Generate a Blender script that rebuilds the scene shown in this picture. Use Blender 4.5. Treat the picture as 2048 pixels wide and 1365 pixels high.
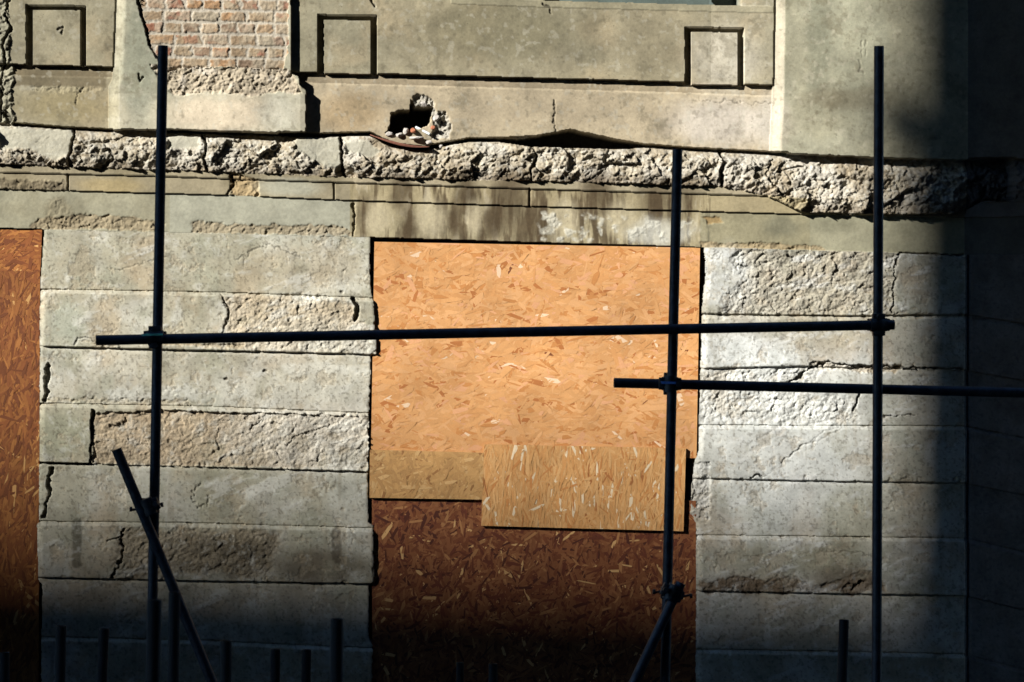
import bpy, bmesh, math, random
import numpy as np
from mathutils import Vector, Matrix
SC = bpy.context.scene
COL = SC.collection
R = math.radians
for o in list(bpy.data.objects): bpy.data.objects.remove(o)

# ------------------------------------------------------------------ camera
CAM_DIST = 16.0; MMPX = 0.0031; ZC = 4.05
YAW, ROLL = R(4.5), R(1.0)
SW, SH = 2048.0, 1365.0
cd = bpy.data.cameras.new("camera"); cam = bpy.data.objects.new("camera", cd); COL.objects.link(cam)
cd.sensor_width = 36.0; cd.sensor_fit = 'HORIZONTAL'
cd.lens = 36.0 * CAM_DIST / (SW * MMPX)
cd.clip_end = 1000
CX = -math.tan(YAW) * CAM_DIST
CP = np.array([CX, -CAM_DIST, ZC])
cfw = np.array([math.sin(YAW), math.cos(YAW), 0.0])
crt0 = np.array([math.cos(YAW), -math.sin(YAW), 0.0]); cup0 = np.array([0, 0, 1.0])
# picture content turned clockwise -> camera turned anticlockwise
crt = crt0 * math.cos(ROLL) + cup0 * math.sin(ROLL)
cup = cup0 * math.cos(ROLL) - crt0 * math.sin(ROLL)
Mx = Matrix(((crt[0], cup[0], -cfw[0], CP[0]), (crt[1], cup[1], -cfw[1], CP[1]), (crt[2], cup[2], -cfw[2], CP[2]), (0, 0, 0, 1)))
cam.matrix_world = Mx
SC.camera = cam
cd.dof.use_dof = True; cd.dof.focus_distance = CAM_DIST / math.cos(YAW); cd.dof.aperture_fstop = 5.0
FPX = cd.lens / 36.0 * SW
def W(px, py, y=0.0):
    """photo coordinate -> point on the plane at distance y from the wall face (negative = towards the viewer)"""
    a = (px - SW / 2) / FPX; b = -(py - SH / 2) / FPX
    dx = cfw[0] + a * crt[0] + b * cup[0]; dy = cfw[1] + a * crt[1] + b * cup[1]; dz = cfw[2] + a * crt[2] + b * cup[2]
    t = (y - CP[1]) / dy
    return CP[0] + t * dx, y, CP[2] + t * dz

# ------------------------------------------------------------------ light
SDIR = Vector((-1.4, -1.0, 0.8)).normalized()
w = bpy.data.worlds.new("World"); SC.world = w; w.use_nodes = True
nt = w.node_tree; bg = nt.nodes['Background']
sky = nt.nodes.new('ShaderNodeTexSky'); sky.sky_type = 'NISHITA'; sky.sun_disc = False; sky.dust_density = 0.0; sky.ozone_density = 5.0
sky.sun_elevation = math.asin(SDIR.z); sky.sun_rotation = math.atan2(SDIR.x, SDIR.y)
nt.links.new(sky.outputs[0], bg.inputs[0]); bg.inputs[1].default_value = 0.15
sl = bpy.data.lights.new("sun", 'SUN'); so = bpy.data.objects.new("sun", sl); COL.objects.link(so)
sl.energy = 5.0; sl.angle = R(0.75); sl.color = (1.0, 0.975, 0.94)
so.rotation_euler = SDIR.to_track_quat('Z', 'Y').to_euler(); so.location = (-20, -20, 30)
SC.view_settings.view_transform = 'Standard'; SC.view_settings.look = 'None'
SC.view_settings.exposure = 1.25; SC.view_settings.gamma = 1.0
SC.render.resolution_x = 1024; SC.render.resolution_y = 682

# ------------------------------------------------------------------ helpers
def lin(c):
    c = np.asarray(c, float) / 255.0
    return np.where(c <= 0.04045, c / 12.92, ((c + 0.055) / 1.055) ** 2.4)
def tag(o, label=None, cat=None, group=None, kind=None):
    if label: o['label'] = label
    if cat: o['category'] = cat
    if group: o['group'] = group
    if kind: o['kind'] = kind
    return o
def empty(name, loc, label=None, cat=None, group=None):
    o = bpy.data.objects.new(name, None); COL.objects.link(o); o.location = loc
    o.empty_display_size = 0.2
    return tag(o, label, cat, group)
def meshobj(name, verts, faces, mat, parent=None, smooth=False, colors=None, fcolors=None):
    me = bpy.data.meshes.new(name)
    me.from_pydata([tuple(v) for v in verts], [], faces)
    me.materials.append(mat)
    if smooth: me.polygons.foreach_set('use_smooth', [True] * len(me.polygons))
    if fcolors is not None:
        a = me.attributes.new('col', 'FLOAT_COLOR', 'FACE')
        a.data.foreach_set('color', np.asarray(fcolors, np.float32).ravel())
    me.update()
    o = bpy.data.objects.new(name, me); COL.objects.link(o)
    if parent is not None:
        o.parent = parent
        o.matrix_parent_inverse = Matrix.Translation(parent.location).inverted()
    return o
def link_bm(name, bm, mat, parent=None, smooth=False):
    me = bpy.data.meshes.new(name); bm.to_mesh(me); bm.free(); me.materials.append(mat)
    if smooth:
        me.polygons.foreach_set('use_smooth', [True] * len(me.polygons))
        try: me.set_sharp_from_angle(angle=R(40))
        except Exception: pass
    o = bpy.data.objects.new(name, me); COL.objects.link(o)
    if parent is not None:
        o.parent = parent
        o.matrix_parent_inverse = Matrix.Translation(parent.location).inverted()
    return o
def bm_box(bm, lo, hi, bevel=0.0):
    vs = [bm.verts.new((x, y, z)) for x in (lo[0], hi[0]) for y in (lo[1], hi[1]) for z in (lo[2], hi[2])]
    fs = [bm.faces.new([vs[i] for i in q]) for q in ((0, 1, 3, 2), (4, 6, 7, 5), (0, 4, 5, 1), (2, 3, 7, 6), (0, 2, 6, 4), (1, 5, 7, 3))]
    if bevel:
        es = list({e for f in fs for e in f.edges})
        bmesh.ops.bevel(bm, geom=es, offset=bevel, segments=2, affect='EDGES', profile=0.5)
def frame_of(d):
    d = d.normalized(); a = Vector((0, -1, 0)) if abs(d.y) < 0.9 else Vector((1, 0, 0))
    u = (a - d * a.dot(d)).normalized(); v = d.cross(u)
    return u, v
def bm_cyl(bm, a, b, r, n=24, ri=None):
    """cylinder a->b; ri = hollow inner radius with rim and bore"""
    a = Vector(a); b = Vector(b); d = (b - a); u, v = frame_of(d)
    def ring(c, rr): return [bm.verts.new(c + (u * math.cos(2 * math.pi * i / n) + v * math.sin(2 * math.pi * i / n)) * rr) for i in range(n)]
    A, B = ring(a, r), ring(b, r)
    for i in range(n): bm.faces.new((A[i], A[(i + 1) % n], B[(i + 1) % n], B[i]))
    if ri:
        dn = d.normalized()
        for O_, c, s in ((A, a, 1), (B, b, -1)):
            I = ring(c, ri); J = ring(c + dn * s * min(0.25, d.length * .4), ri)
            for i in range(n):
                bm.faces.new((O_[i], O_[(i + 1) % n], I[(i + 1) % n], I[i])); bm.faces.new((I[i], I[(i + 1) % n], J[(i + 1) % n], J[i]))
            bm.faces.new(J)
    else:
        bm.faces.new(A); bm.faces.new(B)

# ------------------------------------------------------------------ materials
def newmat(name):
    m = bpy.data.materials.new(name); m.use_nodes = True
    return m, m.node_tree, m.node_tree.nodes['Principled BSDF']
def nd(nt, t, **kw):
    n = nt.nodes.new(t)
    for k, v in kw.items():
        if k.startswith('i_'): n.inputs[k[2:].replace('_', ' ')].default_value = v
        else: setattr(n, k, v)
    return n
def stone_material(name, attr=True, base=(0.3, 0.3, 0.27), bump=1.0, var=0.3, fine=170.0):
    m, nt, p = newmat(name); L = nt.links.new
    tc = nd(nt, 'ShaderNodeTexCoord')
    n1 = nd(nt, 'ShaderNodeTexNoise', i_Scale=5.0, i_Detail=8.0, i_Roughness=0.62); L(tc.outputs['Object'], n1.inputs['Vector'])
    n2 = nd(nt, 'ShaderNodeTexNoise', i_Scale=fine * .3, i_Detail=6.0, i_Roughness=0.7); L(tc.outputs['Object'], n2.inputs['Vector'])
    n3 = nd(nt, 'ShaderNodeTexNoise', i_Scale=fine, i_Detail=3.0, i_Roughness=0.6); L(tc.outputs['Object'], n3.inputs['Vector'])
    r1 = nd(nt, 'ShaderNodeMapRange'); r1.inputs[1].default_value = .3; r1.inputs[2].default_value = .7
    r1.inputs[3].default_value = 1 - var; r1.inputs[4].default_value = 1 + var * .55; L(n1.outputs[0], r1.inputs[0])
    r2 = nd(nt, 'ShaderNodeMapRange'); r2.inputs[1].default_value = .3; r2.inputs[2].default_value = .7
    r2.inputs[3].default_value = .84; r2.inputs[4].default_value = 1.14; L(n2.outputs[0], r2.inputs[0])
    mu = nd(nt, 'ShaderNodeMath', operation='MULTIPLY'); L(r1.outputs[0], mu.inputs[0]); L(r2.outputs[0], mu.inputs[1])
    vm = nd(nt, 'ShaderNodeVectorMath', operation='SCALE')
    if attr:
        a = nd(nt, 'ShaderNodeAttribute', attribute_name='col'); L(a.outputs['Color'], vm.inputs[0])
    else:
        vm.inputs[0].default_value = base
    L(mu.outputs[0], vm.inputs['Scale'])
    # small pits
    vo = nd(nt, 'ShaderNodeTexVoronoi', i_Scale=fine * .16, i_Randomness=1.0); L(tc.outputs['Object'], vo.inputs['Vector'])
    pr = nd(nt, 'ShaderNodeMapRange'); pr.inputs[1].default_value = .06; pr.inputs[2].default_value = .13; pr.inputs[3].default_value = .62; pr.inputs[4].default_value = 1.0
    L(vo.outputs['Distance'], pr.inputs[0])
    pm = nd(nt, 'ShaderNodeMapRange'); pm.inputs[1].default_value = .52; pm.inputs[2].default_value = .6
    L(n1.outputs[0], pm.inputs[0])
    mx = nd(nt, 'ShaderNodeMix', data_type='FLOAT'); L(pm.outputs[0], mx.inputs[0]); mx.inputs[2].default_value = 1.0; L(pr.outputs[0], mx.inputs[3])
    v2 = nd(nt, 'ShaderNodeVectorMath', operation='SCALE'); L(vm.outputs[0], v2.inputs[0]); L(mx.outputs[0], v2.inputs['Scale'])
    L(v2.outputs[0], p.inputs['Base Color'])
    p.inputs['Roughness'].default_value = .93; p.inputs['Specular IOR Level'].default_value = .15
    def strength(lo, hi, node):
        if not attr: node.inputs['Strength'].default_value = hi * bump; return
        q = nd(nt, 'ShaderNodeMapRange'); q.inputs[3].default_value = lo * bump; q.inputs[4].default_value = hi * bump
        L(a.outputs['Alpha'], q.inputs[0]); L(q.outputs[0], node.inputs['Strength'])
    b1 = nd(nt, 'ShaderNodeBump', i_Strength=.55 * bump, i_Distance=.006); L(n2.outputs[0], b1.inputs['Height'])
    b2 = nd(nt, 'ShaderNodeBump', i_Strength=.45 * bump, i_Distance=.003); L(n3.outputs[0], b2.inputs['Height']); L(b1.outputs[0], b2.inputs['Normal'])
    b3 = nd(nt, 'ShaderNodeBump', i_Strength=.6 * bump, i_Distance=.004); L(mx.outputs[0], b3.inputs['Height']); L(b2.outputs[0], b3.inputs['Normal'])
    L(b3.outputs[0], p.inputs['Normal'])
    strength(.10, .6, b1); strength(.22, .55, b2); strength(.3, .8, b3)
    return m
M_STONE = stone_material('weathered_stone')
M_RUBBLE = stone_material('rubble_stone', False, (.36, .33, .29))
M_RUBRED = stone_material('rubble_brick', False, (.34, .13, .07))
M_TILE = stone_material('dull_red_tile', False, (.15, .062, .04))
M_ASPH = stone_material('asphalt', False, (.045, .045, .048), var=.2)
M_DARKB = stone_material('dark_brick', False, (.02, .02, .024), var=.2, fine=30)
def osb_material():
    m, nt, p = newmat('oriented_strand_board'); L = nt.links.new
    a = nd(nt, 'ShaderNodeAttribute', attribute_name='col')
    tc = nd(nt, 'ShaderNodeTexCoord')
    n1 = nd(nt, 'ShaderNodeTexNoise', i_Scale=140.0, i_Detail=5.0, i_Roughness=.7); L(tc.outputs['Object'], n1.inputs['Vector'])
    n0 = nd(nt, 'ShaderNodeTexNoise', i_Scale=2.2, i_Detail=7.0, i_Roughness=.6); L(tc.outputs['Object'], n0.inputs['Vector'])
    r1 = nd(nt, 'ShaderNodeMapRange'); r1.inputs[1].default_value = .3; r1.inputs[2].default_value = .7; r1.inputs[3].default_value = .9; r1.inputs[4].default_value = 1.08
    L(n1.outputs[0], r1.inputs[0])
    r0 = nd(nt, 'ShaderNodeMapRange'); r0.inputs[1].default_value = .32; r0.inputs[2].default_value = .68; r0.inputs[3].default_value = .8; r0.inputs[4].default_value = 1.1
    L(n0.outputs[0], r0.inputs[0])
    mu = nd(nt, 'ShaderNodeMath', operation='MULTIPLY'); L(r1.outputs[0], mu.inputs[0]); L(r0.outputs[0], mu.inputs[1])
    vm = nd(nt, 'ShaderNodeVectorMath', operation='SCALE'); L(a.outputs['Color'], vm.inputs[0]); L(mu.outputs[0], vm.inputs['Scale'])
    L(vm.outputs[0], p.inputs['Base Color'])
    p.inputs['Roughness'].default_value = .72; p.inputs['Specular IOR Level'].default_value = .25
    b1 = nd(nt, 'ShaderNodeBump', i_Strength=.4, i_Distance=.002); L(n1.outputs[0], b1.inputs['Height']); L(b1.outputs[0], p.inputs['Normal'])
    return m
M_OSB = osb_material()
def steel(name, col, rough=.55, metal=.6):
    m, nt, p = newmat(name); L = nt.links.new
    tc = nd(nt, 'ShaderNodeTexCoord'); n = nd(nt, 'ShaderNodeTexNoise', i_Scale=22.0, i_Detail=8.0, i_Roughness=.65); L(tc.outputs['Object'], n.inputs['Vector'])
    cr = nd(nt, 'ShaderNodeValToRGB'); cr.color_ramp.elements[0].position = .35; cr.color_ramp.elements[1].position = .7
    cr.color_ramp.elements[0].color = (*[c * .55 for c in col], 1); cr.color_ramp.elements[1].color = (*[min(1, c * 1.3) for c in col], 1)
    L(n.outputs[0], cr.inputs[0]); L(cr.outputs[0], p.inputs['Base Color'])
    p.inputs['Metallic'].default_value = metal; p.inputs['Roughness'].default_value = rough
    b = nd(nt, 'ShaderNodeBump', i_Strength=.25, i_Distance=.002); L(n.outputs[0], b.inputs['Height']); L(b.outputs[0], p.inputs['Normal'])
    return m
M_TUBE = steel('dark_scaffold_steel', (.035, .042, .055))
M_TEAL = steel('teal_painted_steel', (.2, .8, .62), .5, .0)
M_BLUE = steel('blue_painted_steel', (.12, .3, .9), .5, .0)
M_COUP = steel('coupler_steel', (.05, .055, .06), .6, .6)
M_POST = steel('black_post_steel', (.004, .005, .006), .85, .0)
M_WHITEP = steel('pale_debris', (.5, .52, .5), .8, .0)

# ------------------------------------------------------------------ facade relief (numpy)
rng = np.random.default_rng(7)
def axis(a0, a1, lo, hi, st, coarse):
    m = np.arange(lo, hi + .01, st); l = np.arange(a0, lo - st, coarse); h = np.arange(hi + coarse, a1 + coarse, coarse)
    return np.concatenate([l, m, h])
GX = axis(-1500, 2620, -24, 2072, 1.5, 12).astype(np.float32)
GY = axis(-1500, 2030, -24, 1390, 1.5, 12).astype(np.float32)
NX, NY = len(GX), len(GY)
X, Y = np.meshgrid(GX, GY)
def vnoise(x, y, seed):
    r = np.random.default_rng(seed).random((256, 256), dtype=np.float32)
    xi = np.floor(x).astype(np.int32); yi = np.floor(y).astype(np.int32)
    fx = x - xi; fy = y - yi; fx = fx * fx * (3 - 2 * fx); fy = fy * fy * (3 - 2 * fy)
    xi &= 255; yi &= 255; x1 = (xi + 1) & 255; y1 = (yi + 1) & 255
    return ((r[yi, xi] * (1 - fx) + r[yi, x1] * fx) * (1 - fy) + (r[y1, xi] * (1 - fx) + r[y1, x1] * fx) * fy) * 2 - 1
def fbm(s, o=4, seed=0, x=None, y=None, rough=.5, ax=1.0):
    x = X if x is None else x; y = Y if y is None else y
    t = np.zeros_like(x); a = 1.0; tot = 0
    for k in range(o):
        f = 2 ** k / s
        t += a * vnoise(x * f / ax + 13.7 * k, y * f + 7.1 * k, seed * 17 + k); tot += a; a *= rough
    return t / tot
def worley(x, y, seed):
    g = np.random.default_rng(seed).random((128, 128, 3), dtype=np.float32)
    xi = np.floor(x).astype(np.int32); yi = np.floor(y).astype(np.int32)
    f1 = np.full(x.shape, 9, np.float32); f2 = f1.copy(); idv = np.zeros_like(x)
    for dy in (-1, 0, 1):
        for dx in (-1, 0, 1):
            cx = xi + dx; cy = yi + dy; q = g[cy & 127, cx & 127]
            d = np.hypot(cx + q[..., 0] - x, cy + q[..., 1] - y)
            n = d < f1
            f2 = np.where(n, f1, np.minimum(f2, d)); idv = np.where(n, q[..., 2], idv); f1 = np.where(n, d, f1)
    return f1, f2, idv
JX = fbm(9, 3, 1) * 2.6; JY = fbm(9, 3, 2) * 2.6           # jag
SXn = fbm(34, 4, 3) * 12; SYn = fbm(34, 4, 4) * 12          # bigger wander
def facet(s, seed, ax=1.0, sh=0.0, tilt=1.0, warp=1.0):
    """angular fracture facets: every cell has its own level and tilt"""
    x = (X + SXn * .8 * warp * min(1, s / 30) + JX * warp) / (s * ax) + Y * sh / s; y = (Y + SYn * .8 * warp * min(1, s / 30) + JY * warp) / s
    g = np.random.default_rng(seed).random((128, 128, 4), dtype=np.float32)
    xi = np.floor(x).astype(np.int32); yi = np.floor(y).astype(np.int32)
    f1 = np.full(x.shape, 9, np.float32); out = np.zeros_like(x)
    for dy in (-1, 0, 1):
        for dx in (-1, 0, 1):
            cx = xi + dx; cy = yi + dy; q = g[cy & 127, cx & 127]
            ox = x - cx - q[..., 0]; oy = y - cy - q[..., 1]; d = ox * ox + oy * oy
            n = d < f1; th = q[..., 2] * 6.283
            out = np.where(n, (q[..., 3] - .5) + tilt * (np.cos(th) * ox + np.sin(th) * oy) - d * .25, out); f1 = np.where(n, d, f1)
    return out
def sdist(pts, jag=1.0, wander=0.0):
    """signed distance (px, + inside) of every grid point to a polygon"""
    P = np.array(pts, np.float32); m = 30 + 14 * wander
    out = np.full(X.shape, -99., np.float32)
    ix = np.where((GX > P[:, 0].min() - m) & (GX < P[:, 0].max() + m))[0]; iy = np.where((GY > P[:, 1].min() - m) & (GY < P[:, 1].max() + m))[0]
    if not len(ix) or not len(iy): return out
    s = (slice(iy[0], iy[-1] + 1), slice(ix[0], ix[-1] + 1))
    x = X[s] + JX[s] * jag + SXn[s] * wander; y = Y[s] + JY[s] * jag + SYn[s] * wander
    d = np.full(x.shape, 1e9, np.float32); ins = np.zeros(x.shape, bool)
    for i in range(len(P)):
        a, b = P[i], P[(i + 1) % len(P)]; e = b - a; L2 = max(float(e @ e), 1e-6)
        t = np.clip(((x - a[0]) * e[0] + (y - a[1]) * e[1]) / L2, 0, 1)
        d = np.minimum(d, (x - a[0] - t * e[0]) ** 2 + (y - a[1] - t * e[1]) ** 2)
        if a[1] != b[1]:
            c = ((a[1] > y) != (b[1] > y)) & (x < (b[0] - a[0]) * (y - a[1]) / (b[1] - a[1]) + a[0]); ins ^= c
    out[s] = np.where(ins, 1, -1) * np.sqrt(d)
    return out
def mask(pts, soft=3.0, jag=1.0, wander=0.0): return np.clip(sdist(pts, jag, wander) / soft + .5, 0, 1)
def pldist(pts, jag=1.0, wander=0.0):
    P = np.array(pts, np.float32); m = 25 + 14 * wander; out = np.full(X.shape, 99., np.float32)
    ix = np.where((GX > P[:, 0].min() - m) & (GX < P[:, 0].max() + m))[0]; iy = np.where((GY > P[:, 1].min() - m) & (GY < P[:, 1].max() + m))[0]
    s = (slice(iy[0], iy[-1] + 1), slice(ix[0], ix[-1] + 1))
    x = X[s] + JX[s] * jag + SXn[s] * wander; y = Y[s] + JY[s] * jag + SYn[s] * wander
    d = np.full(x.shape, 1e9, np.float32)
    for i in range(len(P) - 1):
        a, b = P[i], P[i + 1]; e = b - a; L2 = max(float(e @ e), 1e-6)
        t = np.clip(((x - a[0]) * e[0] + (y - a[1]) * e[1]) / L2, 0, 1)
        d = np.minimum(d, (x - a[0] - t * e[0]) ** 2 + (y - a[1] - t * e[1]) ** 2)
    out[s] = np.sqrt(d); return out
def line(pts): P = np.array(pts, float); return np.interp(X, P[:, 0], P[:, 1]).astype(np.float32)
def vline(pts): P = np.array(pts, float); return np.interp(Y, P[:, 0], P[:, 1]).astype(np.float32)   # (y, x) pairs
def ss(a, b, v): t = np.clip((v - a) / (b - a), 0, 1); return t * t * (3 - 2 * t)
def lerp(a, b, t): return a + (b - a) * t

H = np.zeros(X.shape, np.float32)                # relief, metres towards the viewer
RM = np.zeros(X.shape, np.float32); C = np.zeros(X.shape + (3,), np.float32); C[:] = lin((150, 146, 124))
REG = np.zeros(X.shape, np.int32); NAMES = []
def reg(m, name, label=None):
    NAMES.append((name, label)); REG[m] = len(NAMES)
def paint(m, col, amt=1.0):
    m = np.asarray(m, np.float32); r_ = np.flatnonzero(m.any(1))
    if not len(r_): return
    q_ = np.flatnonzero(m[r_[0]:r_[-1] + 1].any(0)); s = (slice(r_[0], r_[-1] + 1), slice(q_[0], q_[-1] + 1))
    c = lin(col).astype(np.float32); t = (m[s] * amt)[..., None]; C[s] += (c - C[s]) * t
def blob(cx, cy, rx, ry, col, amt=1.0, wander=1.0, soft=.5):
    kx = rx * (1 + soft) + 14 * wander + 4; ky = ry * (1 + soft) + 14 * wander + 4
    ix = np.where(np.abs(GX - cx) < kx)[0]; iy = np.where(np.abs(GY - cy) < ky)[0]
    if not len(ix) or not len(iy): return
    s = (slice(iy[0], iy[-1] + 1), slice(ix[0], ix[-1] + 1))
    d = np.hypot((X[s] + SXn[s] * wander + JX[s] - cx) / rx, (Y[s] + SYn[s] * wander + JY[s] - cy) / ry)
    t = ((1 - ss(1 - soft, 1 + soft, d)) * amt)[..., None].astype(np.float32); C[s] += (lin(col).astype(np.float32) - C[s]) * t

FA_, FB_ = None, None
N_big = fbm(220, 4, 10); N_mid = fbm(60, 4, 11); N_sm = fbm(16, 4, 12); N_fine = fbm(5, 3, 13)
Nstreak = fbm(30, 4, 14, x=X * 3.0, y=Y * .35)
GRAIN = N_sm * .0007 + N_fine * .0005 + N_mid * .0012
f1, f2, idw = worley((X + SXn * .9) / 34, (Y + SYn * .9) / 24, 20)
g1, g2, idg = worley((X + JX * 2) / 12, (Y + JY * 2) / 9, 21)
k1, k2, idk = worley((X + JX) / 5.2, (Y + JY) / 4.4, 22)
FA = facet(46, 101, 1.3, .25); FB = facet(17, 102, 1.3, .3); FC = facet(7, 103, 1.1, .3)
ROUGH = FB * .0065 + FC * .0045 + (.75 - g1) * .002 + fbm(30, 5, 23, rough=.68) * .006 + N_fine * .0014
ROUGH_OLD = (.75 - g1) * .006 + (.6 - k1) * .0042 + fbm(26, 5, 23, rough=.62) * .006 + N_fine * .0016

# --- key lines of the front (photo coordinates)
yPanel = line([(-1500, 118), (20, 130), (220, 135), (598, 146), (750, 149), (1370, 166), (1545, 172), (1930, 186), (2620, 205)]) + JY * .35
yT = line([(-1500, 225), (0, 246), (30, 250), (120, 256), (220, 261), (340, 262), (450, 267), (610, 270), (680, 272), (740, 268), (790, 287), (850, 294), (900, 283), (945, 277), (1030, 274), (1140, 268), (1270, 289), (1380, 298), (1560, 308), (1770, 318), (2010, 325), (2620, 345)]) + JY * .5
yBc = line([(-1500, 310), (0, 329), (150, 336), (330, 341), (690, 355), (1060, 363), (1440, 374), (1530, 392), (1570, 410), (1600, 426), (1770, 430), (1910, 428), (1960, 400), (2620, 420)]) + JY * 1.0
yS = line([(-1500, 326), (0, 345), (330, 353), (460, 358), (680, 365), (1060, 378), (1530, 392), (1620, 400), (2620, 420)])
yF = line([(-1500, 360), (0, 379), (135, 382), (460, 391), (665, 400), (1060, 413), (1600, 429), (1930, 436), (2620, 450)])
yL = line([(-1500, 425), (0, 457), (330, 465), (700, 474), (1400, 495), (1620, 501), (1930, 510), (2620, 525)]) + JY * .25
xE1 = vline([(-1500, 588), (0, 582), (150, 583), (156, 598), (174, 600), (184, 612), (2030, 612)])       # brick pilaster right edge
xP1 = vline([(-1500, 236), (0, 232), (160, 226), (175, 218), (2030, 216)])                              # its left edge
xP2 = vline([(-1500, 1548), (0, 1546), (190, 1543), (290, 1538), (2030, 1538)])                         # right pilaster
XRET = 1928.0                                                                                            # where the return wall starts

up = Y < yT
FACE, PLINTH, PIL = .05, .02, .09
h = np.where(Y < yPanel, FACE, PLINTH - .010 * (1 - ss(0, 22, Y - yPanel)) + .004 * ss(20, 24, Y - yPanel))
in1 = (X > xP1) & (X < xE1 + JX * .25)
h = np.where(in1, PIL - .05 * (1 - ss(0, 24, X - xP1)), h)
in2 = (X > xP2)
h = np.where(in2, PIL - .055 * (1 - ss(0, 22, X - xP2)), h)
H[up] = (h + GRAIN)[up]
# colour of the upper zone: khaki ashlar
paint(up * 1.0, (184, 173, 144))
paint(up * ss(-.3, .5, N_big), (168, 162, 138), .7)
paint(up * ss(0, .6, N_mid), (198, 180, 146), .5)
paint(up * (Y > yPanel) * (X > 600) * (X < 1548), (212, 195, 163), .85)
paint(up * ((Y > yPanel) & (Y < yPanel + 20) & ~in1 & ~in2), (128, 112, 88), .5)
paint(up * in1, (192, 186, 162), .85); paint(up * in2, (178, 176, 154), .85)
paint(up * in2 * ss(-.2, .5, N_mid), (176, 176, 158), .5)
blob(1450, 245, 110, 45, (216, 206, 190), .85); blob(1540, 250, 30, 60, (214, 206, 190), .7)
blob(1440, 120, 70, 60, (206, 198, 178), .8, .5); blob(700, 225, 60, 40, (200, 172, 128), .6)
blob(1000, 60, 150, 60, (140, 132, 104), .6); blob(1300, 90, 60, 80, (158, 148, 122), .5)
for cx, cy in ((700, 10), (920, 40), (1180, 40), (1060, 100), (1180, 110)): blob(cx, cy, 30, 26, (124, 118, 96), .35)
blob(460, 232, 130, 34, (222, 206, 178), .9); blob(560, 230, 40, 40, (188, 186, 168), .7)
blob(280, 120, 35, 120, (158, 160, 140), .8); blob(130, 215, 90, 34, (164, 150, 112), .7)
paint(up * mask([(24, 138), (214, 142), (212, 176), (24, 172)], 5, 1), (124, 112, 88), .8)
blob(1700, 60, 60, 160, (184, 184, 162), .7); blob(1630, 90, 22, 120, (140, 142, 124), .6); blob(1690, 200, 90, 22, (148, 140, 118), .6)
paint(up * ((X > xP2) & (X < xP2 + 20)), (216, 206, 188), .6)  # sun-facing chamfer brightened in the colour
reg(up, 'parapet_stone'); reg(up & (X > 588) & (X < 1560) & (Y <= yPanel), 'parapet_panel'); reg(up & ~in1 & (X < 240) & (Y <= yPanel), 'parapet_panel')
reg(up & (Y > yPanel) & (X > 588) & ~in2, 'plinth_stone'); reg(up & (Y > yPanel) & (X < 240), 'plinth_stone')
reg(up & in1, 'pilaster'); reg(up & in2, 'pilaster', 'plain grey pilaster falling into shade')
GR = ss(.12, .5, fbm(46, 6, 90, rough=.7)) * up; paint(GR, (128, 120, 98), .5)
paint(ss(.3, .5, fbm(9, 3, 91)) * up, (120, 112, 92), .35); paint(ss(.3, .5, fbm(11, 3, 92)) * up, (208, 202, 182), .35)
# square sunk frames with raised centres
def sqpanel(x0, y0, x1, y1, iL, iT, iR, skew=.016):
    """outer frame x0..x1,y0..y1 ; inner square starts iL right, iT down, ends iR before the frame"""
    o_ = (X > x0 + JX * .2) & (X < x1 + JX * .2) & (Y > y0 + (X - x0) * skew + JY * .3) & (Y < y1 + (X - x0) * skew)
    i_ = (X > x0 + iL + JX * .2) & (X < x1 - iR + JX * .2) & (Y > y0 + iT + (X - x0) * skew + JY * .25) & (Y < y1 + 1 + (X - x0) * skew)
    H[o_] = FACE - .075
    H[i_] = (FACE - .002 + GRAIN)[i_]
    reg(i_, 'carved_square')
sqpanel(54, 12, 173, 131, 13, 9, 10)
sqpanel(635, 31, 754, 148, 13, 10, 12)
sqpanel(1368, 56, 1486, 170, 13, 9, 12)
# window strip above the panel
yW = line([(900, -4), (1085, 3), (1470, 13), (1482, 14)])
win = (X > 1085) & (X < 1482) & (Y < yW + JY * .3) & (Y > -420)
H[win] = -.03; paint(win * 1.0, (112, 124, 118)); H[win & (X > 1430 + JX * 4)] = -.2; reg(win, 'window_sheet')
cope = (Y >= yW) & (Y < yW + 14) & (X > 900) & (X < 1545); H[cope] += .004; paint(cope * 1.0, (176, 168, 140), .8)
# brick infill
inb = sdist([(282, -1500), (576, -1500), (577, 60), (575, 110), (566, 148), (520, 140), (440, 137), (360, 140), (335, 150), (318, 128), (300, 96), (296, 60), (286, 28), (280, 0)], 1.4)
bm_ = inb > 0
rowp = 23.5; YB = Y - X * .016 + 6 + SYn * .12 + JY * .35; rr = np.floor(YB / rowp); fy = YB / rowp - rr
hs = (np.sin(rr * 12.9898) * 43758.5453) % 1.0
head = (rr.astype(int) % 2 == 0)
bl = np.where(head, 37.0, 55.0); xx = X + hs * 60 + JX * 1.6 + SXn * .12
bc = np.floor(xx / bl); fxx = xx / bl - bc
mort = np.minimum(np.minimum(fxx, 1 - fxx) * bl, np.minimum(fy, 1 - fy) * rowp + JY * .5)
brk = ss(1.6, 4.4, mort + N_fine * 2.2 + N_sm * 1.5)
bid = (np.sin(bc * 78.233 + rr * 37.719) * 43758.5453) % 1.0; bid2 = (np.sin(bc * 15.7 + rr * 91.7) * 24634.63) % 1.0
hb = .070 + FC * .0022 * brk + FB * .002 + brk * .005 + N_fine * .0016 + (bid - .5) * .005 * brk + N_sm * .002
pal = [((176, 150, 118), 0), ((166, 138, 112), .22), ((184, 160, 128), .4), ((156, 130, 106), .55), ((190, 148, 106), .72), ((168, 110, 84), .88), ((176, 162, 138), .94)]
bcol = np.zeros_like(C); bcol[:] = lin((178, 138, 108))
for c, t in pal: bcol[bid > t] = lin(c)
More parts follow.
